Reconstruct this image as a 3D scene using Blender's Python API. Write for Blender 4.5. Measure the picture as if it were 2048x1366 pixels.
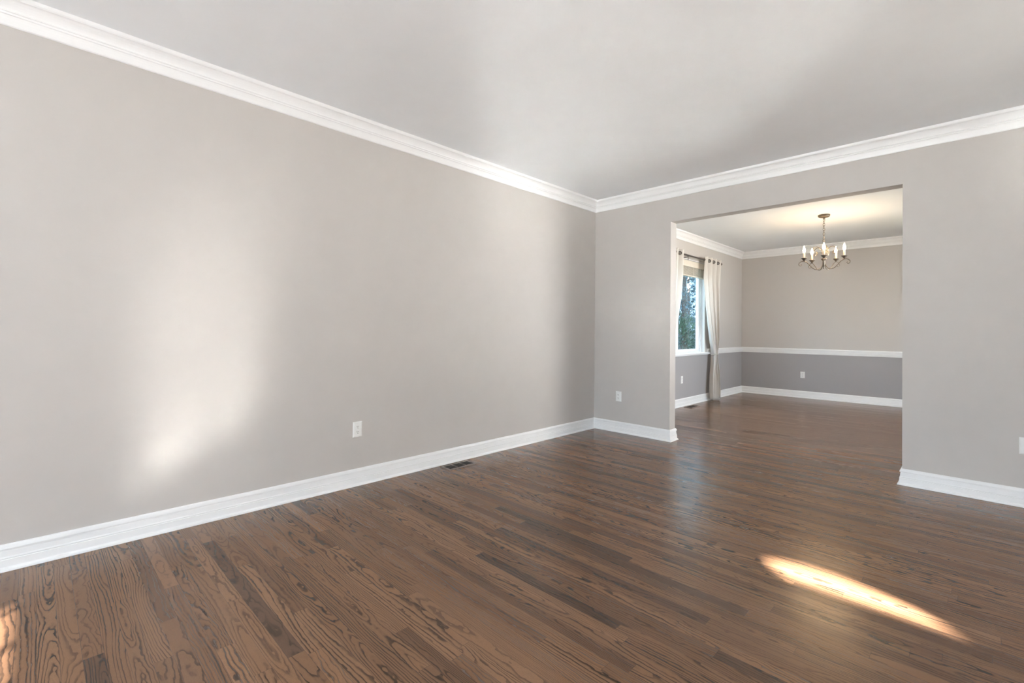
import bpy, math, random
from mathutils import Vector, Matrix

# ------------------------------------------------------------------ scene, camera, light
for _o in list(bpy.data.objects):
    bpy.data.objects.remove(_o, do_unlink=True)
sc = bpy.context.scene
col = sc.collection
sc.view_settings.view_transform = 'Standard'
sc.view_settings.look = 'None'
sc.view_settings.gamma = 1.0
sc.view_settings.use_curve_mapping = False
sc.view_settings.exposure = 2.6
sc.cycles.use_denoising = True
sc.cycles.max_bounces = 14
sc.cycles.diffuse_bounces = 8
sc.cycles.glossy_bounces = 4
sc.cycles.transparent_max_bounces = 12
sc.cycles.sample_clamp_indirect = 0.0
sc.cycles.blur_glossy = 0.0
sc.cycles.caustics_reflective = True

YAW, PITCH, ROLL = math.radians(44.7436), math.radians(0.5826), math.radians(0.5839)
fwd = Vector((-math.sin(YAW) * math.cos(PITCH), math.cos(YAW) * math.cos(PITCH), math.sin(PITCH)))
rt0 = Vector((math.cos(YAW), math.sin(YAW), 0))
up0 = rt0.cross(fwd)
rt = math.cos(ROLL) * rt0 + math.sin(ROLL) * up0
up = -math.sin(ROLL) * rt0 + math.cos(ROLL) * up0
camd = bpy.data.cameras.new('camera')
camd.sensor_width = 36.0
camd.lens = 941.78 * 36.0 / 2048.0
camd.shift_y = -33.03 / 2048.0
camd.clip_start = 0.02
cam = bpy.data.objects.new('camera', camd)
col.objects.link(cam)
cam.matrix_world = Matrix(((rt.x, up.x, -fwd.x, 3.2971), (rt.y, up.y, -fwd.y, -4.7480),
                           (rt.z, up.z, -fwd.z, 1.17), (0, 0, 0, 1)))
sc.camera = cam

# sky
wd = bpy.data.worlds.new('sky')
sc.world = wd
wd.use_nodes = True
wn = wd.node_tree.nodes
bg = wn['Background']
bg.inputs['Color'].default_value = (0.70, 0.855, 1.0, 1)
bg.inputs['Strength'].default_value = 1.7

# sun: low morning sun from behind and to the right
AZ, EL = math.radians(44.3), math.radians(25.0)
sund = bpy.data.lights.new('sun', 'SUN')
sund.energy = 27.0
sund.angle = math.radians(0.6)
sund.color = (1.0, 0.98, 0.95)
sun = bpy.data.objects.new('sun', sund)
col.objects.link(sun)
sdir = Vector((-math.sin(AZ) * math.cos(EL), math.cos(AZ) * math.cos(EL), -math.sin(EL)))
sun.rotation_euler = sdir.to_track_quat('-Z', 'Y').to_euler()
sun.location = (9, -12, 9)
SX = math.sin(AZ) / math.tan(EL)     # shadow shift per metre of height
SY = math.cos(AZ) / math.tan(EL)


def portal(loc, aim, sx, sy):
    l = bpy.data.lights.new('daylight_portal', 'AREA')
    l.shape = 'RECTANGLE'
    l.size, l.size_y = sx, sy
    l.cycles.is_portal = True
    o = bpy.data.objects.new('daylight_portal', l)
    o.location = loc
    o.rotation_euler = Vector(aim).to_track_quat('-Z', 'Z').to_euler()
    col.objects.link(o)


# ------------------------------------------------------------------ dimensions (metres)
H = 2.726                # ceiling
XL, XR, ZH = 0.9633, 2.8749, 2.340     # opening in the back wall
T = 0.126                # partition thickness
YD = 4.961               # dining far wall
XDR = 3.70               # dining right wall
XW = 4.60                # living room right wall
YR = -8.0                # rear wall
YJ = -3.5                # jamb of the opening to the hall
HF = 5.4                 # hall height
WY0, WY1, WZ0, WZ1 = 1.50, 3.22, 0.823, 2.33   # dining window opening


# ------------------------------------------------------------------ helpers
def tag(o, label=None, cat=None, group=None, kind=None):
    if label: o['label'] = label
    if cat: o['category'] = cat
    if group: o['group'] = group
    if kind: o['kind'] = kind
    return o


def thing(name, label, cat, loc=(0, 0, 0), rotz=0.0, group=None, kind=None):
    o = bpy.data.objects.new(name, None)
    o.empty_display_size = 0.05
    o.location = loc
    o.rotation_euler = (0, 0, rotz)
    col.objects.link(o)
    return tag(o, label, cat, group, kind)


class MB:
    def __init__(s):
        s.v, s.f = [], []

    def add(s, vs, fs):
        b = len(s.v)
        s.v += [tuple(p) for p in vs]
        s.f += [tuple(i + b for i in f) for f in fs]
        return s

    def box(s, a, b):
        (x0, y0, z0), (x1, y1, z1) = a, b
        return s.add([(x0, y0, z0), (x1, y0, z0), (x1, y1, z0), (x0, y1, z0), (x0, y0, z1), (x1, y0, z1), (x1, y1, z1), (x0, y1, z1)],
                     [(0, 3, 2, 1), (4, 5, 6, 7), (0, 1, 5, 4), (1, 2, 6, 5), (2, 3, 7, 6), (3, 0, 4, 7)])

    def prism_y(s, poly, y0, y1):
        """poly of (x,z), counter-clockwise seen from -y, extruded from y0 to y1"""
        n = len(poly)
        vs = [(x, y0, z) for x, z in poly] + [(x, y1, z) for x, z in poly]
        fs = [tuple(range(n)), tuple(range(2 * n - 1, n - 1, -1))]
        for i in range(n):
            j = (i + 1) % n
            fs.append((j, i, i + n, j + n))
        return s.add(vs, fs)

    def tube(s, pts, rad, seg=10, closed=False, caps=True):
        pts = [Vector(p) for p in pts]
        n = len(pts)
        rr = rad if isinstance(rad, (list, tuple)) else [rad] * n
        vs, fs = [], []
        prev = None
        for i, p in enumerate(pts):
            if closed:
                t = pts[(i + 1) % n] - pts[i - 1]
            else:
                t = pts[min(i + 1, n - 1)] - pts[max(i - 1, 0)]
            t.normalize()
            if prev is None:
                a = Vector((0, 0, 1)) if abs(t.z) < .9 else Vector((1, 0, 0))
                u = t.cross(a).normalized()
            else:
                u = (prev - t * prev.dot(t)).normalized()
            prev = u
            w = t.cross(u)
            for k in range(seg):
                an = 2 * math.pi * k / seg
                vs.append(p + (u * math.cos(an) + w * math.sin(an)) * rr[i])
        m = n if closed else n - 1
        for i in range(m):
            a, b = i * seg, ((i + 1) % n) * seg
            for k in range(seg):
                k2 = (k + 1) % seg
                fs.append((a + k, a + k2, b + k2, b + k))
        if caps and not closed:
            fs.append(tuple(range(seg - 1, -1, -1)))
            fs.append(tuple(range((n - 1) * seg, n * seg)))
        return s.add(vs, fs)

    def lathe(s, prof, c=(0, 0, 0), seg=20):
        """prof: (radius, z) from bottom to top, about the z axis"""
        vs, fs = [], []
        for r, z in prof:
            for k in range(seg):
                an = 2 * math.pi * k / seg
                vs.append((c[0] + r * math.cos(an), c[1] + r * math.sin(an), c[2] + z))
        for i in range(len(prof) - 1):
            for k in range(seg):
                k2 = (k + 1) % seg
                fs.append((i * seg + k, i * seg + k2, (i + 1) * seg + k2, (i + 1) * seg + k))
        fs.append(tuple(range(seg - 1, -1, -1)))
        n = len(prof) - 1
        fs.append(tuple(n * seg + k for k in range(seg)))
        return s.add(vs, fs)

    def build(s, name, mat, parent=None, smooth=False, bevel=0.0, auto=None):
        me = bpy.data.meshes.new(name)
        me.from_pydata([tuple(v) for v in s.v], [], s.f)
        me.validate()
        if mat: me.materials.append(mat)
        if smooth:
            for p in me.polygons: p.use_smooth = True
        o = bpy.data.objects.new(name, me)
        col.objects.link(o)
        if parent: o.parent = parent
        if bevel:
            b = o.modifiers.new('bevel', 'BEVEL')
            b.width = bevel
            b.segments = 2
            b.limit_method = 'ANGLE'
        return o


def copy_tree(o, parent=None):
    c = o.copy()
    col.objects.link(c)
    if parent: c.parent = parent
    for ch in [x for x in bpy.data.objects if x.parent == o]:
        copy_tree(ch, c)
    return c


def sweep(pts, i, prof, closed=False):
    """one mitred length of moulding: segment i of the plan polyline pts; room on the right-hand side"""
    n = len(pts)

    def nrm(k):
        a, b = pts[k % n], pts[(k + 1) % n]
        dx, dy = b[0] - a[0], b[1] - a[1]
        l = math.hypot(dx, dy)
        return Vector((dy / l, -dx / l))

    def mit(j):
        if not closed and j == 0: return nrm(0)
        if not closed and j == n - 1: return nrm(n - 2)
        a, b = nrm(j - 1), nrm(j)
        return (a + b) / (1 + a.dot(b))
    m = MB()
    A, B = pts[i % n], pts[(i + 1) % n]
    ma, mb = mit(i % n), mit((i + 1) % n)
    k = len(prof)
    vs = [(A[0] + ma.x * d, A[1] + ma.y * d, z) for d, z in prof] + [(B[0] + mb.x * d, B[1] + mb.y * d, z) for d, z in prof]
    fs = [tuple(range(k)), tuple(range(2 * k - 1, k - 1, -1))]
    for q in range(k):
        r = (q + 1) % k
        fs.append((r, q, q + k, r + k))
    return m.add(vs, fs)


# ------------------------------------------------------------------ materials
def new_mat(name):
    m = bpy.data.materials.new(name)
    m.use_nodes = True
    return m, m.node_tree.nodes, m.node_tree.links, m.node_tree.nodes['Principled BSDF']


def plain(name, rgb, rough=0.5, metal=0.0, spec=0.5, noise=0.0, nscale=30.0, bump=0.0, bscale=300.0):
    m, N, L, P = new_mat(name)
    P.inputs['Base Color'].default_value = (*rgb, 1)
    P.inputs['Roughness'].default_value = rough
    P.inputs['Metallic'].default_value = metal
    P.inputs['Specular IOR Level'].default_value = spec
    tc = N.new('ShaderNodeTexCoord')
    if noise:
        t = N.new('ShaderNodeTexNoise')
        t.inputs['Scale'].default_value = nscale
        t.inputs['Detail'].default_value = 3
        L.new(tc.outputs['Object'], t.inputs['Vector'])
        r = N.new('ShaderNodeValToRGB')
        r.color_ramp.elements[0].position = .3
        r.color_ramp.elements[1].position = .7
        r.color_ramp.elements[0].color = (*[c * (1 - noise) for c in rgb], 1)
        r.color_ramp.elements[1].color = (*[min(1, c * (1 + noise)) for c in rgb], 1)
        L.new(t.outputs['Fac'], r.inputs['Fac'])
        L.new(r.outputs['Color'], P.inputs['Base Color'])
    if bump:
        t = N.new('ShaderNodeTexNoise')
        t.inputs['Scale'].default_value = bscale
        L.new(tc.outputs['Object'], t.inputs['Vector'])
        b = N.new('ShaderNodeBump')
        b.inputs['Strength'].default_value = bump
        b.inputs['Distance'].default_value = 0.001
        L.new(t.outputs['Fac'], b.inputs['Height'])
        L.new(b.outputs['Normal'], P.inputs['Normal'])
    return m


GREIGE = (0.540, 0.512, 0.486)
M_wall = plain('greige_wall_paint', GREIGE, .55, spec=.3, noise=.012, nscale=6, bump=.12, bscale=420)
M_ceil = plain('white_ceiling_paint', (.825, .85, .872), .8, spec=.15, noise=.01, nscale=5, bump=.1, bscale=300)
M_trim = plain('white_trim_enamel', (.83, .835, .835), .32, spec=.45, noise=.01, nscale=12)
M_plate = plain('white_outlet_plastic', (.82, .82, .80), .3, noise=.01)
M_slot = plain('dark_slot', (.03, .028, .026), .6)
M_marble = plain('bounce_hall_tile', (.70, .67, .62), .14, spec=.075, noise=.06, nscale=3)  # unseen tile, made pale and glossy to throw sun on the ceiling
M_vinyl = plain('white_vinyl_frame', (.82, .84, .85), .35, noise=.01)
M_pewter = plain('dark_pewter_metal', (.14, .125, .115), .34, metal=.9, noise=.12, nscale=60)
M_silver = plain('brushed_champagne_metal', (.17, .145, .12), .42, metal=.9, noise=.1, nscale=80)
M_ivory = plain('ivory_candle_sleeve', (.80, .72, .58), .5, noise=.03)
M_blind = plain('cream_painted_blind', (.72, .66, .57), .5, noise=.03, nscale=20)
M_louver = plain('shaded_vent_louver', (.045, .038, .035), .6, noise=.1)  # shade of the vent cells put into the louver colour
M_vent = plain('bronze_brown_vent_metal', (.24, .195, .17), .42, metal=.2, noise=.12, nscale=40)
M_well = plain('duct_shade', (.012, .011, .010), .8)  # near-black, stands in for the shade inside the duct
M_grass = plain('outdoor_lawn', (.10, .115, .07), .9, noise=.35, nscale=4)
M_concrete = plain('pale_concrete', (.60, .60, .61), .9, noise=.06, nscale=3)  # kept pale so the unseen ground bounces light indoors
M_bark = plain('bark', (.09, .06, .045), .9, noise=.3, nscale=18)
M_tie = plain('curtain_tie_cord', (.60, .57, .52), .7, noise=.05, nscale=200)
M_door = plain('painted_hall_door', (.70, .69, .67), .4, noise=.01)
M_roof = plain('roof_shingle', (.14, .13, .12), .9, noise=.2, nscale=12)
M_siding = plain('blue_grey_siding', (.022, .036, .048), .8, noise=.2, nscale=7)


def two_tone():
    m, N, L, P = new_mat('dining_wall_two_tone_paint')
    g = N.new('ShaderNodeNewGeometry')
    s = N.new('ShaderNodeSeparateXYZ')
    L.new(g.outputs['Position'], s.inputs[0])
    c = N.new('ShaderNodeMath')
    c.operation = 'GREATER_THAN'
    c.inputs[1].default_value = .81
    L.new(s.outputs['Z'], c.inputs[0])
    x = N.new('ShaderNodeMix')
    x.data_type = 'RGBA'
    x.inputs[6].default_value = (.37, .358, .360, 1)
    x.inputs[7].default_value = (*GREIGE, 1)
    L.new(c.outputs[0], x.inputs[0])
    L.new(x.outputs[2], P.inputs['Base Color'])
    P.inputs['Roughness'].default_value = .55
    P.inputs['Specular IOR Level'].default_value = .3
    t = N.new('ShaderNodeTexNoise')
    t.inputs['Scale'].default_value = 420
    L.new(g.outputs['Position'], t.inputs['Vector'])
    b = N.new('ShaderNodeBump')
    b.inputs['Strength'].default_value = .12
    b.inputs['Distance'].default_value = .001
    L.new(t.outputs['Fac'], b.inputs['Height'])
    L.new(b.outputs['Normal'], P.inputs['Normal'])
    return m


M_dining = two_tone()


def fabric():
    m, N, L, P = new_mat('off_white_curtain_cloth')
    N.remove(P)
    out = N['Material Output']
    tc = N.new('ShaderNodeTexCoord')
    w = N.new('ShaderNodeTexNoise')
    w.inputs['Scale'].default_value = 120
    L.new(tc.outputs['Object'], w.inputs['Vector'])
    r = N.new('ShaderNodeValToRGB')
    r.color_ramp.elements[0].color = (.80, .77, .73, 1)
    r.color_ramp.elements[1].color = (.88, .85, .81, 1)
    L.new(w.outputs['Fac'], r.inputs['Fac'])
    d = N.new('ShaderNodeBsdfDiffuse')
    t = N.new('ShaderNodeBsdfTranslucent')
    L.new(r.outputs['Color'], d.inputs['Color'])
    L.new(r.outputs['Color'], t.inputs['Color'])
    x = N.new('ShaderNodeMixShader')
    x.inputs[0].default_value = .38
    L.new(d.outputs[0], x.inputs[1])
    L.new(t.outputs[0], x.inputs[2])
    L.new(x.outputs[0], out.inputs['Surface'])
    return m


M_cloth = fabric()


def glass(name, tint):
    m, N, L, P = new_mat(name)
    N.remove(P)
    out = N['Material Output']
    t = N.new('ShaderNodeBsdfTransparent')
    t.inputs['Color'].default_value = (*tint, 1)
    g = N.new('ShaderNodeBsdfGlossy')
    g.inputs['Roughness'].default_value = .02
    lw = N.new('ShaderNodeLayerWeight')
    lw.inputs['Blend'].default_value = .5
    p5 = N.new('ShaderNodeMath')
    p5.operation = 'POWER'
    p5.inputs[1].default_value = 5
    f = N.new('ShaderNodeMath')
    f.operation = 'MULTIPLY_ADD'
    f.inputs[1].default_value = .9
    f.inputs[2].default_value = .035
    L.new(lw.outputs['Facing'], p5.inputs[0])
    L.new(p5.outputs[0], f.inputs[0])
    x = N.new('ShaderNodeMixShader')
    L.new(f.outputs[0], x.inputs[0])
    L.new(t.outputs[0], x.inputs[1])
    L.new(g.outputs[0], x.inputs[2])
    L.new(x.outputs[0], out.inputs['Surface'])
    return m


M_glass = glass('blue_tinted_window_glass', (.80, .88, .93))
M_glass_grey = glass('grey_dimming_glass', (.48, .48, .48))  # tint made up to weaken sun through the wide hall glazing
M_glass_hall = glass('hall_dimming_glass', (.65, .65, .65))  # tint made up to dim the hall side window
M_glass_clear = glass('added_top_pane_glass', (.75, .75, .75))  # invented lighter top pane, brightens the sun patch on the floor
M_glass_dark = glass('dark_dimming_glass', (.47, .47, .47))  # tint made up to soften the sun reflected onto the left wall


def bulb_mat():
    m, N, L, P = new_mat('lit_flame_bulb')
    N.remove(P)
    e = N.new('ShaderNodeEmission')
    e.inputs['Color'].default_value = (1.0, .67, .36, 1)
    e.inputs['Strength'].default_value = 34.0
    L.new(e.outputs[0], N['Material Output'].inputs['Surface'])
    return m


M_bulb = bulb_mat()


def leaf_mat(name, a, b):
    m, N, L, P = new_mat(name)
    g = N.new('ShaderNodeNewGeometry')
    t = N.new('ShaderNodeTexNoise')
    t.inputs['Scale'].default_value = 3.5
    t.inputs['Detail'].default_value = 4
    L.new(g.outputs['Position'], t.inputs['Vector'])
    r = N.new('ShaderNodeValToRGB')
    r.color_ramp.elements[0].position = .35
    r.color_ramp.elements[1].position = .65
    r.color_ramp.elements[0].color = (*a, 1)
    r.color_ramp.elements[1].color = (*b, 1)
    L.new(t.outputs['Fac'], r.inputs['Fac'])
    L.new(r.outputs['Color'], P.inputs['Base Color'])
    P.inputs['Roughness'].default_value = .6
    return m


M_leaf_blue = leaf_mat('blue_spruce_needles', (.03, .07, .085), (.10, .18, .21))
M_leaf_green = leaf_mat('green_shrub_leaves', (.010, .035, .016), (.06, .13, .06))


def wood():
    m, N, L, P = new_mat('stained_oak_strip_floor')

    def val(s):
        return s

    def M(op, a, b=None, c=None, clamp=False):
        n = N.new('ShaderNodeMath')
        n.operation = op
        n.use_clamp = clamp
        for i, q in enumerate((a, b, c)):
            if q is None: continue
            if isinstance(q, (int, float)): n.inputs[i].default_value = q
            else: L.new(q, n.inputs[i])
        return n.outputs[0]

    def comb(x, y, z):
        n = N.new('ShaderNodeCombineXYZ')
        for i, q in enumerate((x, y, z)):
            if isinstance(q, (int, float)): n.inputs[i].default_value = q
            else: L.new(q, n.inputs[i])
        return n.outputs[0]

    def white(v):
        n = N.new('ShaderNodeTexWhiteNoise')
        n.noise_dimensions = '3D'
        L.new(v, n.inputs['Vector'])
        s = N.new('ShaderNodeSeparateColor')
        L.new(n.outputs['Color'], s.inputs[0])
        return s.outputs[0], s.outputs[1], s.outputs[2]

    def noise(v, scale=1.0, detail=2.0, rough=.5):
        n = N.new('ShaderNodeTexNoise')
        n.inputs['Scale'].default_value = scale
        n.inputs['Detail'].default_value = detail
        n.inputs['Roughness'].default_value = rough
        L.new(v, n.inputs['Vector'])
        return n.outputs['Fac']

    def ramp(f, els):
        r = N.new('ShaderNodeValToRGB')
        e = r.color_ramp.elements
        e[0].position, e[0].color = els[0][0], (*els[0][1], 1)
        e[1].position, e[1].color = els[-1][0], (*els[-1][1], 1)
        for p, c in els[1:-1]:
            k = e.new(p)
            k.color = (*c, 1)
        L.new(f, r.inputs['Fac'])
        return r.outputs['Color']

    def mixc(fac, a, b, mode='MIX'):
        n = N.new('ShaderNodeMix')
        n.data_type = 'RGBA'
        n.blend_type = mode
        for i, q in ((0, fac), (6, a), (7, b)):
            if isinstance(q, (int, float)): n.inputs[i].default_value = q
            elif isinstance(q, tuple): n.inputs[i].default_value = (*q, 1)
            else: L.new(q, n.inputs[i])
        return n.outputs[2]

    W = .0570
    g = N.new('ShaderNodeNewGeometry')
    s = N.new('ShaderNodeSeparateXYZ')
    L.new(g.outputs['Position'], s.inputs[0])
    x, y = s.outputs[0], s.outputs[1]
    yy = M('DIVIDE', M('ADD', y, 20.008), W)
    row = M('FLOOR', yy)
    fv = M('SUBTRACT', M('FRACT', yy), .5)          # -.5 .. .5
    ra, rb, rc = white(comb(row, 3.3, 7.7))
    Lr = M('MULTIPLY_ADD', ra, .75, .75)
    uu = M('DIVIDE', M('ADD', M('MULTIPLY', rb, 9.0), M('ADD', x, 20)), Lr)
    colm = M('FLOOR', uu)
    fu = M('FRACT', uu)
    r1, r2, r3 = white(comb(row, colm, 1.5))
    q1, q2, q3 = white(comb(row, colm, 9.5))
    X = M('ADD', x, M('MULTIPLY', r1, 60))
    V0 = M('MULTIPLY', fv, W)
    idz = M('MULTIPLY', q1, 40)
    # distance from the pith of the log the strip was sawn from
    wob = M('SUBTRACT', noise(comb(M('MULTIPLY', X, 9), M('MULTIPLY', V0, 22), idz), 1, 2, .55), .5)
    wob2 = M('SUBTRACT', noise(comb(M('MULTIPLY', X, 34), M('MULTIPLY', V0, 60), idz), 1, 1, .5), .5)
    V = M('ADD', V0, M('ADD', M('MULTIPLY', M('SUBTRACT', r2, .5), .11), M('MULTIPLY', wob, .010)))
    lowx = M('SUBTRACT', noise(comb(M('MULTIPLY', X, 1.7), idz, 0.0), 1, 1, .5), .5)
    dep = M('ADD', M('MULTIPLY_ADD', q2, .05, .012), M('ADD', M('MULTIPLY', lowx, .085), M('MULTIPLY', wob, .016)))
    rad = M('SQRT', M('ADD', M('MULTIPLY', V, V), M('MULTIPLY', dep, dep)))
    sp = M('MULTIPLY_ADD', q3, .0055, .0060)
    wob3 = noise(comb(M('MULTIPLY', X, .8), M('MULTIPLY', rad, 75), M('ADD', idz, 3)), 1, 1, .5)
    ph = M('ADD', M('DIVIDE', rad, sp), M('ADD', M('MULTIPLY', wob2, .38), M('MULTIPLY', wob3, 1.5)))
    ring = M('FRACT', ph)
    line = ramp(ring, [(0, (.1,) * 3), (.05, (1,) * 3), (.22, (.95,) * 3), (.36, (.25,) * 3), (.6, (.0,) * 3), (1, (.1,) * 3)])
    # line strength varies along and between rings, and between strips
    pat = noise(comb(M('MULTIPLY', X, 5), M('MULTIPLY', V0, 60), M('ADD', idz, 7)), 1, 2, .6)
    stren = M('MULTIPLY', M('MULTIPLY_ADD', r3, .75, .5, clamp=True), M('MULTIPLY_ADD', pat, 2.4, -.35, clamp=True))
    # fine open pores
    pore = noise(comb(M('MULTIPLY', X, 60), M('MULTIPLY', V0, 1500), idz), 1, 2, .6)
    poref = M('MULTIPLY', M('SUBTRACT', pore, .52, clamp=True), 3.0, clamp=True)
    fleck = noise(comb(M('MULTIPLY', X, 260), M('MULTIPLY', V0, 700), idz), 1, 2, .6)
    lf = M('MULTIPLY', line, stren, clamp=True)
    lf = M('ADD', lf, M('MULTIPLY', poref, .30), clamp=True)
    base = ramp(q1, [(0, (.145, .075, .040)), (.25, (.192, .100, .053)), (.7, (.228, .120, .063)), (1, (.270, .145, .078))])
    dark = ramp(q2, [(0, (.018, .011, .008)), (1, (.034, .020, .013))])
    # a few strips are stained almost plain dark
    odd = M('GREATER_THAN', r1, .955)
    base = mixc(M('MULTIPLY', odd, .62), base, (.045, .028, .022))
    base = mixc(M('MULTIPLY', M('SUBTRACT', fleck, .45, clamp=True), .9), base, (.06, .036, .024))
    c = mixc(M('MULTIPLY', lf, .92), base, dark)
    edge = M('GREATER_THAN', M('ABSOLUTE', fv), .489)
    endd = M('LESS_THAN', M('MULTIPLY', fu, Lr), .0014)
    gap = M('MAXIMUM', edge, endd)
    c = mixc(M('MULTIPLY', gap, .55), c, (.022, .014, .010))
    L.new(c, P.inputs['Base Color'])
    L.new(M('ADD', M('MULTIPLY_ADD', lf, .05, .192), M('MULTIPLY', r2, .05)), P.inputs['Roughness'])
    P.inputs['Specular IOR Level'].default_value = .5
    P.inputs['IOR'].default_value = 1.46
    # slight cupping of every strip + open grain
    cup = M('MULTIPLY', M('MULTIPLY', fv, fv), -1.0)
    tilt = M('MULTIPLY', M('SUBTRACT', q3, .5), fv)
    wav = noise(comb(M('MULTIPLY', X, 2.5), M('MULTIPLY', V0, 30), idz), 1, 2, .5)
    hgt = M('ADD', M('ADD', M('MULTIPLY', cup, .0006), M('MULTIPLY', tilt, .0003)),
            M('ADD', M('MULTIPLY', lf, -.000015), M('ADD', M('MULTIPLY', wav, .0005), M('MULTIPLY', gap, -.0003))))
    b = N.new('ShaderNodeBump')
    b.inputs['Strength'].default_value = .5
    b.inputs['Distance'].default_value = 1.0
    L.new(hgt, b.inputs['Height'])
    L.new(b.outputs['Normal'], P.inputs['Normal'])
    return m


M_wood = wood()

# ------------------------------------------------------------------ the setting
S = 'structure'


def struct(mb, name, mat, label, cat, **k):
    return tag(mb.build(name, mat, **k), label, cat, kind=S)


struct(MB().box((-.15, YR - .05, -.2), (XW + .06, YD + .15, 0)), 'floor', M_wood,
       'dark stained oak strip floor running through both rooms', 'floor')
struct(MB().box((XW + .06, YR - .05, -.2), (10.3, .15, 0)), 'floor_hall', M_marble, 'unseen hall floor, made pale and polished to bounce sun to the ceiling', 'floor')
struct(MB().box((0, YR, H), (XW, 0, H + .2)), 'ceiling', M_ceil, 'smooth white ceiling of the empty front room', 'ceiling')
struct(MB().box((0, T, H), (XDR, YD, H + .2)), 'ceiling_dining', M_ceil, 'white ceiling above the chandelier in the far room', 'ceiling')
struct(MB().box((-.15, YR - .05, 0), (0, T / 2, HF)), 'wall_left', M_wall, 'long greige wall at left of the front room', 'wall')

# partition with the wide cased opening
wb = MB().prism_y([(0, 0), (XL, 0), (XL, ZH), (0, ZH)], 0, T)
wb.prism_y([(XR, 0), (XW, 0), (XW, ZH), (XR, ZH)], 0, T)
wb.prism_y([(0, ZH), (XW, ZH), (XW, HF), (0, HF)], 0, T)
struct(wb, 'wall_back', M_wall, 'greige wall with the wide opening into the dining room', 'wall')

# dining room shell
wl = MB().box((-.15, T / 2, 0), (0, WY0, HF)).box((-.15, WY1, 0), (0, YD + .15, HF))
wl.box((-.15, WY0, 0), (0, WY1, WZ0 - .02)).box((-.15, WY0, WZ1), (0, WY1, HF))
struct(wl, 'wall_dining_left', M_dining, 'two-tone dining room wall holding the curtained window', 'wall')
struct(MB().box((0, YD, 0), (XDR + .12, YD + .15, HF)), 'wall_dining_back', M_dining, 'far dining room wall, beige above and grey below', 'wall')
DWY0, DWY1, DWZ0, DWZ1 = 1.2, 3.9, .85, 2.30
wd_ = MB().box((XDR, T, 0), (XDR + .12, DWY0, HF)).box((XDR, DWY1, 0), (XDR + .12, YD, HF)).box((XDR, DWY0, 0), (XDR + .12, DWY1, DWZ0)).box((XDR, DWY0, DWZ1), (XDR + .12, DWY1, HF))
struct(wd_, 'wall_dining_right', M_dining, 'two-tone dining room wall at right, out of sight', 'wall')

# right wall with opening to the hall; second opening added for fill light
wr = MB().box((XW, YJ, 0), (XW + .12, -2.1, HF)).box((XW, -.9, 0), (XW + .12, 0, HF)).box((XW, -2.1, 2.34), (XW + .12, -.9, HF)).box((XW, YR, 0), (XW + .12, -7.5, HF)).box((XW, -7.5, 2.34), (XW + .12, YJ, HF))
struct(wr, 'wall_right', M_wall, 'greige wall at right with an opening to the hall and a second one added to let light in', 'wall')
HWY0, HWY1 = -7.0, -1.2
wh = MB().box((10.2, YR, 0), (10.3, HWY0, HF)).box((10.2, HWY1, 0), (10.3, 0, HF))
for z0, z1 in ((0, .3), (2.4, HF)):
    wh.box((10.2, HWY0, z0), (10.3, HWY1, z1))
struct(wh, 'wall_hall_right', M_wall, 'far side wall of the hall', 'wall')
struct(MB().box((XW + .12, 0, 0), (10.3, T, HF)), 'wall_hall_back', M_wall, 'back wall of the hall', 'wall')
struct(MB().box((-.15, YR - .05, HF), (10.3, YD + .15, HF + .2)), 'ceiling_hall', M_ceil, 'high ceiling over the hall', 'ceiling')

# rear wall: living room window, glazed hall door, arched fanlight, and a wide opening added for sky fill
LWX0, LWX1, LWZ0, LWZ1 = 3.55, 4.20, .70, 2.104
DX0, DX1, DZ0, DZ1 = 6.1, 8.98, .12, 2.104
ABZ = (-2.19 - YR) / SY
ACX, AHW, ARISE = 2.945 + ABZ * SX, .345, .20 / SY
rw0, rw1 = YR - .05, YR
wq = MB()
for x0, x1, z0, z1 in [(0, .7, 0, ABZ), (.7, 3.2, 0, .3), (.7, 3.2, 2.35, ABZ), (3.2, LWX0, 0, ABZ), (LWX0, LWX1, 0, LWZ0), (LWX0, LWX1, LWZ1, ABZ), (LWX1, DX0, 0, ABZ), (DX0, DX1, 0, DZ0),
                       (DX0, DX1, DZ1, ABZ), (DX1, 10.3, 0, ABZ), (0, ACX - AHW, ABZ, ABZ + ARISE), (ACX + AHW, 10.3, ABZ, ABZ + ARISE),
                       (0, 10.3, ABZ + ARISE, HF)]:
    wq.box((x0, rw0, z0), (x1, rw1, z1))
ns = 14
arcL = [(ACX - AHW * math.cos(t), ABZ + ARISE * math.sin(t)) for t in [math.pi / 2 * k / ns for k in range(ns + 1)]]
wq.prism_y([(ACX - AHW, ABZ + ARISE)] + arcL, rw0, rw1)
wq.prism_y([(ACX + AHW, ABZ + ARISE)] + [(2 * ACX - a, z) for a, z in reversed(arcL)][0:0] + [(2 * ACX - a, z) for a, z in arcL][::-1], rw0, rw1)
struct(wq, 'wall_rear', M_wall, 'greige wall behind the viewpoint holding the sunny windows', 'wall')
w2 = thing('window_2', 'tall rear window the sun comes through', 'window', (LWX0, YR - .02, LWZ0), kind=S)
fr = MB()
hh = LWZ1 - LWZ0
for bx in (.056, .36):
    fr.box((bx, -.012, 0), (bx + .022, .012, hh))
fr.build('mullion', M_vinyl, w2)
MB().box((-.01, -.016, 0), (LWX1 - LWX0 + .01, -.013, hh - .11)).build('window_pane', M_glass_dark, w2)
MB().box((-.01, -.016, hh - .11), (LWX1 - LWX0 + .01, -.013, hh)).build('window_pane', M_glass_clear, w2)
w4 = thing('added_window_4', 'unseen hall side window added for fill light', 'window', (10.25, HWY0, .3), kind=S)  # window added out of view to brighten the hall
MB().box((-.003, -.01, -.01), (.003, HWY1 - HWY0 + .01, 2.11)).build('window_pane', M_glass_hall, w4)
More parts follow.
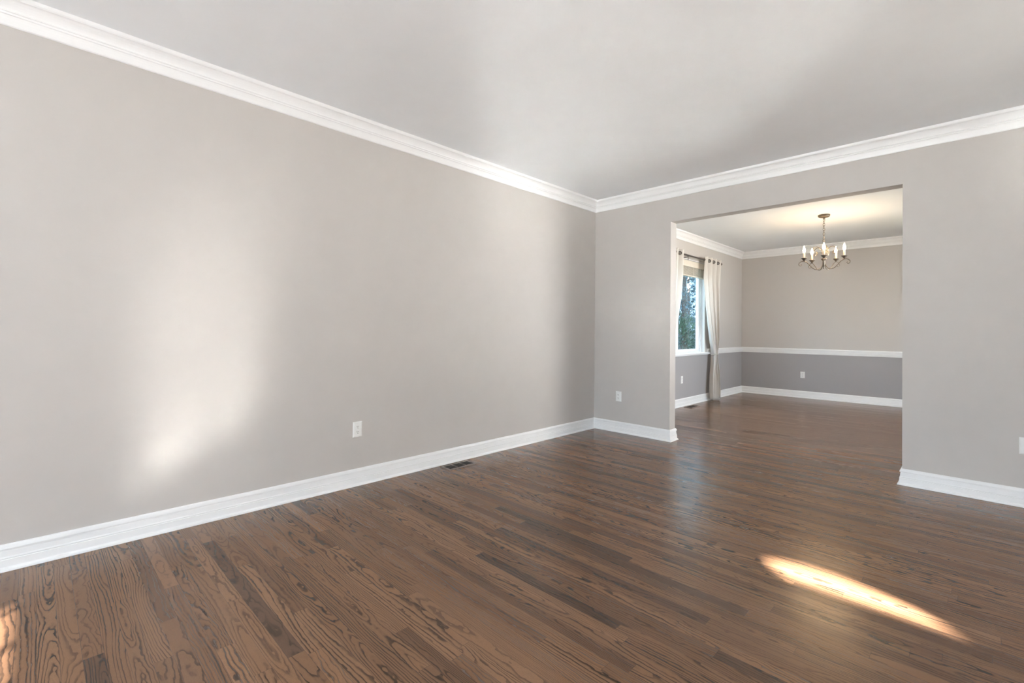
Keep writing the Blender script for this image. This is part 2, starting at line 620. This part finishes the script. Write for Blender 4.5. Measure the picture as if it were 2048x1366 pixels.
w3 = thing('window_3', 'wide glazed patio window of the hall', 'window', (DX0, YR - .03, DZ0), kind=S)
MB().box((-.01, -.003, -.01), (DX1 - DX0 + .01, .003, DZ1 - DZ0 + .01)).build('window_pane', M_glass_grey, w3)
portal(((LWX0 + LWX1) / 2, YR - .06, (LWZ0 + LWZ1) / 2), (0, 1, 0), LWX1 - LWX0, hh)
portal((10.36, (HWY0 + HWY1) / 2, 1.35), (-1, 0, 0), HWY1 - HWY0, 2.1)
portal((XDR + .18, (DWY0 + DWY1) / 2, (DWZ0 + DWZ1) / 2), (-1, 0, 0), DWY1 - DWY0, DWZ1 - DWZ0)
portal((1.95, YR - .06, 1.325), (0, 1, 0), 2.5, 2.05)
portal(((DX0 + DX1) / 2, YR - .06, (DZ0 + DZ1) / 2), (0, 1, 0), DX1 - DX0, DZ1 - DZ0)

# mouldings
BASE = [(0, 0), (.0285, 0), (.0285, .004), (.027, .010), (.023, .0145), (.0185, .017), (.0172, .020), (.0165, .052), (.0135, .0545), (.0150, .059),
        (.0140, .063), (.0120, .066), (.0105, .090), (.0078, .0955), (.0140, .0975), (.0150, .104), (.0130, .112), (.0100, .119), (.0060, .1236), (0, .1236)]
CROWN = [(0, H), (0, H - .130), (.0055, H - .130), (.0095, H - .126), (.0125, H - .108), (.0165, H - .094), (.0205, H - .0855), (.0215, H - .0840), (.0270, H - .0825),
         (.0290, H - .0765), (.0255, H - .0735), (.0325, H - .0705), (.0350, H - .0650), (.0310, H - .0620), (.0335, H - .0560), (.0390, H - .0460), (.0465, H - .0350),
         (.0545, H - .0270), (.0590, H - .0240), (.0660, H - .0228), (.0705, H - .0165), (.0720, H - .0080), (.0720, H)]
RAIL = [(0, .786), (.0065, .786), (.0095, .790), (.0100, .798), (.0085, .800), (.0130, .8035), (.0145, .811), (.0130, .8165), (.0170, .819), (.0185, .824), (.0195, .848),
        (.0235, .853), (.0250, .866), (.0235, .874), (.0180, .880), (.0100, .883), (0, .883)]
path = [(0, YR), (0, 0), (XL, 0), (XL, T), (0, T), (0, YD), (XDR, YD), (XDR, T), (XR, T), (XR, 0), (XW, 0), (XW, -.9)]
bnames = [('left', 'white baseboard along the long left wall'), ('back_left', 'white baseboard between the corner and the opening'),
          ('opening_left', 'white baseboard return on the left side of the opening'), ('dining_front_left', 'baseboard behind the partition at left'),
          ('dining_left', 'white baseboard below the dining window'), ('dining_back', 'white baseboard along the far dining wall'),
          ('dining_right', 'baseboard of the dining right wall'), ('dining_front_right', 'baseboard behind the partition at right'),
          ('opening_right', 'white baseboard return on the right side of the opening'),
          ('back_right', 'white baseboard right of the opening'), ('right', 'baseboard of the right wall')]
for i, (nm, lb) in enumerate(bnames):
    struct(sweep(path, i, BASE), 'baseboard_' + nm, M_trim, lb, 'baseboard')
loopA = [(0, YR), (0, 0), (XW, 0), (XW, YR)]
loopB = [(0, T), (0, YD), (XDR, YD), (XDR, T)]
tn = 0
for loop, labels in ((loopA, ['white crown moulding above the long left wall', 'white crown moulding above the wide opening', 'crown moulding on the right wall', 'crown moulding on the rear wall']),
                     (loopB, ['white crown moulding above the dining window', 'white crown moulding behind the chandelier', 'crown moulding of the dining right wall', 'crown moulding behind the partition'])):
    for i, lb in enumerate(labels):
        tn += 1
        struct(sweep(loop, i, CROWN, closed=True), 'trim_%d' % tn, M_trim, lb, 'moulding')
rpath = [(0, WY1 + .10), (0, YD), (XDR, YD), (XDR, T), (XR + .02, T)]
for i, lb in enumerate(['white chair rail between curtain and dining corner', 'white chair rail across the far dining wall', 'chair rail of the dining right wall', 'chair rail behind the partition at right']):
    tn += 1
    struct(sweep(rpath, i, RAIL), 'trim_%d' % tn, M_trim, lb, 'chair rail')
tn += 1
rp2 = [(XL - .02, T), (0, T), (0, WY0 - .10)]
struct(sweep(rp2, 1, RAIL), 'trim_%d' % tn, M_trim, 'chair rail left of the dining window', 'chair rail')

# dining window -------------------------------------------------
win = thing('window_1', 'white framed dining room window looking out on blue-green trees', 'window', (0, 0, 0), kind=S)
m = MB()
fd0, fd1 = -.13, -.055
m.box((fd0, WY0, WZ0), (fd1, WY0 + .05, WZ1)).box((fd0, WY1 - .05, WZ0), (fd1, WY1, WZ1))
m.box((fd0, WY0 + .05, WZ1 - .05), (fd1, WY1 - .05, WZ1)).box((fd0, WY0 + .05, WZ0), (fd1, WY1 - .05, WZ0 + .012))
m.box((fd0, 2.225, WZ0 + .012), (fd1 - .01, 2.275, WZ1 - .05))
m.build('window_frame', M_vinyl, win, bevel=.003)


def sash(y0, y1, sl, sr):
    z0, z1 = WZ0 + .014, WZ1 - .052
    q = MB()
    q.box((-.115, y0, z0), (-.065, y0 + sl, z1)).box((-.115, y1 - sr, z0), (-.065, y1, z1))
    q.box((-.115, y0 + sl, z0), (-.065, y1 - sr, z0 + .045)).box((-.115, y0 + sl, z1 - .05), (-.065, y1 - sr, z1))
    so = q.build('sash', M_vinyl, win, bevel=.004)
    MB().box((-.093, y0 + sl, z0 + .045), (-.089, y1 - sr, z1 - .05)).build('window_pane', M_glass, so)
    MB().box((-.066, (y1 - sr * .6), z0 + .10), (-.045, (y1 - sr * .6) + .018, z0 + .19)).build('sash_latch', M_vinyl, so, bevel=.004)
    return so


sash(WY0 + .052, 2.232, .05, .055)
sash(2.268, WY1 - .052, .10, .05)
MB().box((-.050, WY0 - .005 + .005, WZ0 - .028), (.0, WY1, WZ0)).box((.0, WY0 - .16, WZ0 - .028), (.038, WY1 + .16, WZ0)).box((0, WY0 - .12, WZ0 - .042), (.014, WY1 + .12, WZ0 - .028)) \
    .build('window_sill', M_trim, win, bevel=.004)
cs = MB()
cs.box((-.0545, WY0, WZ0), (0, WY0 + .012, WZ1)).box((-.0545, WY1 - .012, WZ0), (0, WY1, WZ1)).box((-.0545, WY0 + .012, WZ1 - .012), (0, WY1 - .012, WZ1))
cs.build('jamb_liner', M_trim, win)
portal((-.2, (WY0 + WY1) / 2, (WZ0 + WZ1) / 2), (1, 0, 0), WY1 - WY0, WZ1 - WZ0)

# raised blind --------------------------------------------------
bl = thing('window_blind', 'cream slatted blind drawn up at the top of the dining window', 'blind', (-.02, 0, 0))
MB().box((-.012, WY0 + .02, 2.215), (.022, WY1 - .02, 2.310)).box((-.012, WY0 + .02, 2.210), (.026, WY1 - .02, 2.220)).build('valance', M_blind, bl, bevel=.003)
q = MB()
for k in range(11):
    z = 2.085 + k * .0115
    q.box((-.03, WY0 + .03, z), (.018, WY1 - .03, z + .004))
q.build('slat_stack', M_blind, bl)
MB().box((-.03, WY0 + .03, 2.060), (.018, WY1 - .03, 2.078)).build('bottom_rail', M_blind, bl, bevel=.003)
for yy in (1.75, 2.25, 2.75, 3.02):
    MB().box((.018, yy - .006, 2.060), (.0195, yy + .006, 2.21)).build('ladder_tape', M_blind, bl)

# curtain rod ---------------------------------------------------
RODX, RODZ = .100, 2.352
rod = thing('curtain_rod', 'dark pewter curtain rod above the dining window', 'curtain rod', (0, 0, RODZ))
MB().tube([(RODX, 1.33, 0), (RODX, 3.62, 0)], .0125, 14).build('pole', M_pewter, rod, smooth=True)
for yy, sg in ((1.33, -1), (3.62, 1)):
    MB().tube([(RODX, yy, 0), (RODX, yy + sg * .012, 0), (RODX, yy + sg * .016, 0), (RODX, yy + sg * .03, 0), (RODX, yy + sg * .045, 0), (RODX, yy + sg * .055, 0)],
              [.0125, .0135, .018, .023, .018, .006], 14).build('finial', M_pewter, rod, smooth=True)
for yy in (1.38, 2.34, 3.60):
    q = MB().box((0, yy - .014, -.035), (.006, yy + .014, .03))
    q.tube([(.004, yy, -.03), (.06, yy, -.03), (RODX - .004, yy, -.026), (RODX, yy, -.014)], .006, 8)
    q.tube([(RODX, yy, -.075), (RODX, yy, -.012)], .005, 8)
    q.build('bracket', M_pewter, rod)


# curtains ------------------------------------------------------
def lerp_keys(keys, z):
    ks = sorted(keys)
    if z <= ks[0][0]: return ks[0][1:]
    if z >= ks[-1][0]: return ks[-1][1:]
    for a, b in zip(ks, ks[1:]):
        if a[0] <= z <= b[0]:
            t = (z - a[0]) / (b[0] - a[0])
            t = t * t * (3 - 2 * t) * .35 + t * .65
            return tuple(p + (q - p) * t for p, q in zip(a[1:], b[1:]))


def curtain(keys, waves, label, seed, flip):
    rnd = random.Random(seed)
    ztop, nz, ns = 2.407, 90, 110
    ph = [rnd.uniform(0, 6.28) for _ in range(6)]
    vs, fs = [], []
    for i in range(nz + 1):
        z = ztop * (1 - i / nz) + .006 * (i / nz)
        yl, yr, a = lerp_keys(keys, z)
        gather = max(0, 1 - abs(z - .80) / .55)
        for j in range(ns + 1):
            s = j / ns
            sw = 1 - s if flip else s
            w = math.sin(2 * math.pi * waves * sw)
            w2 = math.sin(2 * math.pi * (waves * 1.9) * sw + ph[0] + z * .9) * .35
            k = min(1, max(0, (2.30 - z) / .5))
            xx = .100 + a * ((w * (1 - .35 * k) + w2 * k))
            yy = yl + (yr - yl) * s
            yy += k * .012 * math.sin(2 * math.pi * waves * 2 * sw + ph[1] + 1.3 * z)
            if z < .5:
                xx += .012 * (.5 - z) / .5 * math.sin(9 * s + ph[2])
            xx = max(.046 if z < .9 else .03, xx)
            zz = z + (.012 * math.sin(7 * s + ph[3]) + .018 * s if z < .05 else 0)
            vs.append((xx, yy, max(.003, zz)))
    for i in range(nz):
        for j in range(ns):
            a0 = i * (ns + 1) + j
            fs.append((a0, a0 + 1, a0 + ns + 2, a0 + ns + 1))
    m = MB().add(vs, fs)
    root = thing('curtain', label, 'curtain', (0, (keys[0][1] + keys[0][2]) / 2, 0), group='curtains on the dining window')
    oy = root.location.y
    m.v = [(v[0], v[1] - oy, v[2]) for v in m.v]
    o = m.build('cloth_panel', M_cloth, root, smooth=True)
    so = o.modifiers.new('thickness', 'SOLIDIFY')
    so.thickness = .0016
    yl, yr, a = lerp_keys(keys, RODZ)
    nk = int(waves * 2)
    for k in range(nk + 1):
        s = k / (waves * 2)
        if s > .97: s = .955
        if k == 0: s = .045
        y = yl + (yr - yl) * ((1 - s) if flip else s) - oy
        sl = 1.25 * (1 if k % 2 == 0 else -1) * (-1 if flip else 1)
        t = Vector((sl, 1, 0)).normalized()
        pts = [Vector((RODX, y, RODZ)) + t * (.0235 * math.cos(q)) + Vector((0, 0, .0235 * math.sin(q))) for q in [2 * math.pi * n / 20 for n in range(20)]]
        MB().tube(pts, .0072, 8, closed=True).build('grommet', M_pewter, root, smooth=True)
    # tie cord round the gathered cloth
    yl, yr, a = lerp_keys(keys, .79)
    cy, hy = (yl + yr) / 2 - oy, (yr - yl) / 2 + .014
    pts = [(.100 + (a + .012) * math.cos(q), cy + hy * math.sin(q), .79 + .006 * math.sin(q + 1)) for q in [2 * math.pi * n / 28 for n in range(28)]]
    MB().tube(pts, .0075, 8, closed=True).build('tie_cord', M_tie, root, smooth=True)
    return root


curtain([(2.407, 2.965, 3.60, .036), (2.05, 2.925, 3.575, .042), (1.65, 3.00, 3.575, .042), (1.37, 3.09, 3.57, .045), (1.04, 3.21, 3.55, .045), (.90, 3.29, 3.50, .045),
         (.80, 3.345, 3.45, .045), (.72, 3.335, 3.46, .047), (.60, 3.31, 3.50, .05), (.40, 3.27, 3.545, .055), (.2, 3.24, 3.575, .058), (0, 3.28, 3.58, .055)],
        3.5, 'off-white curtain tied back at the right side of the dining window', 4, False)
curtain([(2.407, 1.52, 2.15, .036), (2.0, 1.50, 2.11, .042), (1.69, 1.50, 2.05, .042), (1.42, 1.50, 1.97, .045), (1.15, 1.51, 1.84, .045), (.90, 1.55, 1.72, .045),
         (.80, 1.58, 1.65, .045), (.72, 1.575, 1.655, .047), (.60, 1.55, 1.67, .05), (.4, 1.53, 1.70, .055), (.2, 1.50, 1.72, .058), (0, 1.5, 1.72, .055)],
        3.5, 'off-white curtain half hidden behind the left edge of the opening', 9, True)


# ------------------------------------------------------------------ outlets
def make_outlet(label):
    """faces local -y, centre of the plate at the origin on the wall plane"""
    t = thing('outlet', label, 'outlet')
    w, h = .0365, .0575
    q = MB()
    a, b = .0075, .0045   # bevel of the plate
    vs = [(-w, 0, -h), (w, 0, -h), (w, 0, h), (-w, 0, h), (-w, -.002, -h), (w, -.002, -h), (w, -.002, h), (-w, -.002, h),
          (-w + a, -.0062, -h + a), (w - a, -.0062, -h + a), (w - a, -.0062, h - a), (-w + a, -.0062, h - a)]
    fs = [(3, 2, 1, 0), (0, 1, 5, 4), (1, 2, 6, 5), (2, 3, 7, 6), (3, 0, 4, 7), (4, 5, 9, 8), (5, 6, 10, 9), (6, 7, 11, 10), (7, 4, 8, 11), (8, 9, 10, 11)]
    q.add(vs, fs).build('cover_plate', M_plate, t)
    MB().tube([(0, -.0060, 0), (0, -.0074, 0)], .0032, 12).build('screw', M_plate, t)
    for sg in (1, -1):
        cz = sg * .0195
        pts = []
        for k in range(28):
            an = 2 * math.pi * k / 28
            pts.append((max(-.0168, min(.0168, .0175 * math.cos(an))), max(-.0142, min(.0142, .0175 * math.sin(an)))))
        q = MB().prism_y([(x, cz + z) for x, z in pts], -.0084, -.0058)
        rc = q.build('receptacle', M_plate, t)
        for sx, hh_ in ((-.0063, .0042), (.0063, .0034)):
            MB().box((sx - .0013, -.0088, cz + .0032 - hh_), (sx + .0013, -.0080, cz + .0032 + hh_)).build('slot', M_slot, rc)
        MB().tube([(0, -.0080, cz - .0078), (0, -.0088, cz - .0078)], .0027, 10).build('ground_hole', M_slot, rc)
    return t


o1 = make_outlet('white duplex outlet low on the long left wall, above its floor vent')
o1.location = (0, -3.051, .4145)
o1.rotation_euler = (0, 0, math.pi / 2)
o2 = copy_tree(o1)
o2.location, o2.rotation_euler = (.340, 0, .413), (0, 0, 0)
o2['label'] = 'white duplex outlet between the room corner and the wide opening'
o3 = copy_tree(o1)
o3.location, o3.rotation_euler = (3.5305, 0, .414), (0, 0, 0)
o3['label'] = 'white duplex outlet on the wall right of the opening, cut by the frame edge'
o4 = copy_tree(o1)
o4.location, o4.rotation_euler = (1.048, YD, .411), (0, 0, 0)
o4['label'] = 'white duplex outlet on the grey part of the far dining wall'
o5 = copy_tree(o1)
o5.location, o5.rotation_euler = (0, 2.362, .414), (0, 0, math.pi / 2)
o5['label'] = 'white outlet on the grey wall below the dining window'
for o in (o1, o2, o3, o4, o5): o['group'] = 'wall outlets'


# ------------------------------------------------------------------ floor vents
def make_vent(label):
    """long side along local x, centre on the floor"""
    t = thing('floor_vent', label, 'floor vent')
    L2, W2, hz, b = .1475, .0665, .0075, .020
    q = MB()
    n = [(-L2, -W2), (L2, -W2), (L2, W2), (-L2, W2)]
    i1 = [(-L2 + .006, -W2 + .006), (L2 - .006, -W2 + .006), (L2 - .006, W2 - .006), (-L2 + .006, W2 - .006)]
    i2 = [(-L2 + b, -W2 + b), (L2 - b, -W2 + b), (L2 - b, W2 - b), (-L2 + b, W2 - b)]
    vs = [(*p, 0) for p in n] + [(*p, .003) for p in n] + [(*p, hz) for p in i1] + [(*p, hz) for p in i2] + [(*p, .0015) for p in i2]
    fs = []
    for lv in range(4):
        for k in range(4):
            k2 = (k + 1) % 4
            fs.append((lv * 4 + k, lv * 4 + k2, lv * 4 + 4 + k2, lv * 4 + 4 + k))
    q.add(vs, fs).build('frame', M_vent, t)
    MB().box((-L2 + b, -W2 + b, .0002), (L2 - b, W2 - b, .0016)).build('duct_shade_plate', M_well, t)  # flat plate carrying the shade of the duct as colour
    lw = (2 * (L2 - b)) / 3
    for k in (1, 2):
        xx = -L2 + b + lw * k
        MB().box((xx - .004, -W2 + b, .0016), (xx + .004, W2 - b, hz - .0004)).build('divider', M_vent, t)
    for k in range(3):
        x0 = -L2 + b + lw * k + .006
        q = MB()
        for j in range(5):
            xx = x0 + (lw - .012) * (j + .5) / 5
            q.add([(xx - .004, -W2 + b, .002), (xx + .003, -W2 + b, hz - .001), (xx + .003, W2 - b, hz - .001), (xx - .004, W2 - b, .002),
                   (xx - .002, -W2 + b, .002), (xx + .005, -W2 + b, hz - .001), (xx + .005, W2 - b, hz - .001), (xx - .002, W2 - b, .002)],
                  [(0, 1, 2, 3), (7, 6, 5, 4), (1, 5, 6, 2), (0, 4, 5, 1), (3, 2, 6, 7)])
        q.box((x0, -.003, .002), (x0 + lw - .012, .003, hz - .0008))
        q.build('louver', M_louver, t)
    return t


v1 = make_vent('bronze floor vent beside the baseboard of the long left wall')
v1.location, v1.rotation_euler = (.131, -2.185, 0), (0, 0, math.pi / 2)
v2 = copy_tree(v1)
v2.location = (.131, 2.445, 0)
v2['label'] = 'dark floor vent below the dining room window'
for o in (v1, v2): o['group'] = 'floor vents'

# ------------------------------------------------------------------ chandelier
CX, CY = 1.848, 2.540
ch = thing('chandelier', 'five-arm metal chandelier with lit candle bulbs in the dining room', 'chandelier', (CX, CY, H))


def Z(z): return z - H


MB().lathe([(.020, Z(2.690)), (.052, Z(2.694)), (.064, Z(2.702)), (.068, Z(2.712)), (.068, Z(2.726))], seg=28).build('canopy', M_silver, ch, smooth=True)
MB().tube([(.011 * math.cos(q), 0, Z(2.682) + .011 * math.sin(q)) for q in [2 * math.pi * k / 14 for k in range(14)]], .0028, 6, closed=True).build('canopy_loop', M_silver, ch, smooth=True)
nl = 9
ctop, cbot = 2.674, 2.398
for k in range(nl):
    zc = ctop - (k + .5) * (ctop - cbot) / nl
    hl, hw = .0215, .0105
    pts = []
    for n in range(16):
        an = 2 * math.pi * n / 16
        a, b = hw * math.cos(an), hl * math.sin(an)
        pts.append((a if k % 2 == 0 else 0, a if k % 2 else 0, Z(zc) + b))
    MB().tube(pts, .0024, 6, closed=True).build('chain_link', M_pewter, ch, smooth=True)
MB().tube([(.004 * math.sin(n * 1.3), .004 * math.cos(n * 1.3), Z(2.685 - n * .0245)) for n in range(12)], .0016, 6).build('power_cord', M_ivory, ch, smooth=True)
MB().tube([(.013 * math.cos(q), 0, Z(2.386) + .013 * math.sin(q)) for q in [2 * math.pi * k / 16 for k in range(16)]], .003, 6, closed=True).build('top_loop', M_silver, ch, smooth=True)
MB().lathe([(.004, Z(2.374)), (.007, Z(2.372)), (.007, Z(2.360)), (.0055, Z(2.350)), (.0055, Z(2.16))][::-1], seg=14).build('column', M_silver, ch, smooth=True)
MB().lathe([(.003, Z(2.024)), (.006, Z(2.028)), (.004, Z(2.036)), (.009, Z(2.044)), (.013, Z(2.056)), (.017, Z(2.075)), (.0185, Z(2.095)), (.0165, Z(2.118)), (.020, Z(2.126)),
            (.033, Z(2.140)), (.036, Z(2.148)), (.030, Z(2.150)), (.012, Z(2.153)), (.007, Z(2.165))], seg=20).build('hub', M_silver, ch, smooth=True)


def spline(P, n=7):
    out = []
    for i in range(len(P) - 1):
        p0, p1, p2, p3 = P[max(i - 1, 0)], P[i], P[i + 1], P[min(i + 2, len(P) - 1)]
        for k in range(n):
            t = k / n
            out.append(tuple(.5 * ((2 * b) + (c - a) * t + (2 * a - 5 * b + 4 * c - d) * t * t + (3 * b - a - 3 * c + d) * t ** 3) for a, b, c, d in zip(p0, p1, p2, p3)))
    out.append(tuple(P[-1]))
    return out


ARM = spline([(.014, 2.085), (.020, 2.060), (.045, 2.022), (.085, 2.008), (.125, 2.024), (.160, 2.062), (.195, 2.100), (.232, 2.120), (.268, 2.114), (.292, 2.090), (.288, 2.066), (.268, 2.060), (.257, 2.073), (.264, 2.084)])
SCR = spline([(.010, 2.150), (.016, 2.200), (.035, 2.262), (.070, 2.300), (.110, 2.302), (.140, 2.272), (.146, 2.232), (.126, 2.206), (.100, 2.212), (.094, 2.234), (.108, 2.246)])
for k in range(5):
    an = math.radians(-78.754 + 72 * k)
    ca, sa = math.cos(an), math.sin(an)
    arm = MB().tube([(r * ca, r * sa, Z(z)) for r, z in ARM], [.0052 if i < len(ARM) * .72 else .0052 - .0026 * (i - len(ARM) * .72) / (len(ARM) * .28) for i in range(len(ARM))], 8).build('arm', M_silver, ch, smooth=True)
    ex, ey = .230 * ca, .230 * sa
    MB().lathe([(.005, Z(2.119)), (.010, Z(2.128)), (.016, Z(2.139)), (.027, Z(2.151)), (.0365, Z(2.160)), (.0370, Z(2.163)), (.033, Z(2.162)), (.012, Z(2.160))], (ex, ey, 0), 20).build('drip_cup', M_silver, arm, smooth=True)
    MB().lathe([(.0115, Z(2.160)), (.0115, Z(2.232)), (.009, Z(2.236))], (ex, ey, 0), 16).build('candle_sleeve', M_ivory, arm, smooth=True)
    MB().lathe([(.009, Z(2.236)), (.0135, Z(2.246)), (.0165, Z(2.258)), (.0165, Z(2.270)), (.0135, Z(2.286)), (.008, Z(2.304)), (.0035, Z(2.318)), (.001, Z(2.326))], (ex, ey, 0), 14).build('bulb', M_bulb, arm, smooth=True)
    MB().tube([(r * math.cos(an + .25), r * math.sin(an + .25), Z(z)) for r, z in SCR], .0042, 8).build('scroll', M_silver, ch, smooth=True)

# ------------------------------------------------------------------ outdoors
struct(MB().box((-45, -45, -.5), (45, 45, -.25)), 'ground', M_grass, 'lawn outside the house', 'ground')
struct(MB().box((-3, -24, -.26), (26, YR - .05, -.22)).box((10.3, YR - .05, -.26), (26, 12, -.22)), 'bounce_ground', M_concrete, 'unseen pale concrete added to bounce sun in through the windows', 'bounce_ground')  # reflector ground, added to send sunlight up to the ceilings
struct(MB().box((3.25, -12.5, -.25), (3.45, YR - .05, 3.2)), 'added_sun_blocker', M_concrete, 'unseen outside wall added to keep sun out of the wide rear opening', 'wall')  # invented wall, blocks direct sun from the wide rear opening
struct(MB().box((.2, YD + .15, -.25), (10.3, 20, HF + .2)), 'added_shade_block', M_concrete, 'unseen block added to shade the trees outside the dining window', 'wall')  # added volume, casts the shade over the outdoor planting
rf = MB()  # roof volume added out of view for its shade
x0, x1, y0, y1, ze, zr = -.6, 10.8, -8.5, 20.4, HF + .2, HF + 2.4
rf.add([(x0, y0, ze), (x1, y0, ze), (x1, y1, ze), (x0, y1, ze), (x0, (y0 + y1) / 2, zr), (x1, (y0 + y1) / 2, zr)],
       [(3, 2, 1, 0), (0, 1, 5, 4), (2, 3, 4, 5), (1, 2, 5), (3, 0, 4)])
struct(rf, 'roof', M_roof, 'unseen roof volume added to keep sun off the dining side', 'roof')


def leaves(rnd, n, fn, size, upright):
    m = MB()
    for _ in range(n):
        c, out = fn(rnd)
        d = (Vector(out) + Vector((rnd.uniform(-.6, .6), rnd.uniform(-.6, .6), rnd.uniform(-.6, .6) + upright))).normalized()
        s = d.cross(Vector((rnd.uniform(-1, 1), rnd.uniform(-1, 1), rnd.uniform(-1, 1)))).normalized()
        nn = d.cross(s)
        l = size * rnd.uniform(.7, 1.3)
        w = l * .34
        c = Vector(c)
        m.add([c, c + d * l * .5 + s * w * .5 + nn * w * .18, c + d * l, c + d * l * .5 - s * w * .5 + nn * w * .18], [(0, 1, 2), (0, 2, 3)])
    return m


def conifer(loc, h, rad, n, seed, label, mat, size):
    rnd = random.Random(seed)
    t = thing('conifer', label, 'tree', loc)
    MB().tube([(0, 0, 0), (.03, 0, h * .5), (0, 0, h * .96)], [.12, .07, .015], 8).build('trunk', M_bark, t)

    def fn(r):
        z = h * (1 - (1 - r.random()) ** .7)
        z = max(.15, z)
        rr = rad * (1 - z / h) ** .75 * (.72 + .28 * math.sin(z * 6.5) ** 2)
        a = r.uniform(0, 6.283)
        q = rr * r.uniform(.55, 1.0)
        return (q * math.cos(a), q * math.sin(a), z), (math.cos(a), math.sin(a), -.15)
    leaves(rnd, n, fn, size, .1).build('foliage', mat, t)


def shrub(loc, h, rad, n, seed, label, mat, size):
    rnd = random.Random(seed)
    t = thing('shrub', label, 'shrub', loc)
    q = MB()
    for k in range(5):
        a = k * 1.256
        q.tube([(0, 0, 0), (rad * .3 * math.cos(a), rad * .3 * math.sin(a), h * .4), (rad * .5 * math.cos(a), rad * .5 * math.sin(a), h * .75)], [.03, .02, .008], 6)
    q.build('stem', M_bark, t)

    def fn(r):
        while True:
            p = Vector((r.uniform(-1, 1), r.uniform(-1, 1), r.uniform(-1, 1)))
            if .45 < p.length < 1: break
        d = p.normalized()
        return (p.x * rad, p.y * rad, h * .55 + p.z * h * .45), d
    leaves(rnd, n, fn, size, .25).build('foliage', mat, t)


G = -.25
conifer((-4.6, 12.4, G), 7.5, 2.0, 9000, 1, 'tall blue-green conifer filling the dining window', M_leaf_blue, .17)
conifer((-6.6, 17.2, G), 8.5, 2.2, 7000, 2, 'blue-green conifer at right in the dining window', M_leaf_blue, .17)
shrub((-2.35, 7.15, G), 1.9, .62, 3200, 3, 'dark green shrub low at left outside the dining window', M_leaf_green, .085)
house = thing('house', 'blue-grey sided neighbouring house behind the trees outside the dining window', 'house', (0, 0, G))
hb = MB()
for k in range(90):
    hb.box((-9.0, 5 + k * .25, 0), (-8.975, 5.24 + k * .25, 6.6))
hb.box((-15.0, 5, 0), (-9.0, 27.5, 6.6))
hb.build('siding_wall', M_siding, house)
MB().add([(-15.4, 4.7, 6.6), (-8.6, 4.7, 6.6), (-8.6, 27.8, 6.6), (-15.4, 27.8, 6.6), (-12, 4.7, 9), (-12, 27.8, 9)],
         [(3, 2, 1, 0), (0, 1, 4), (2, 3, 5), (1, 2, 5, 4), (3, 0, 4, 5)]).build('roof', M_roof, house)
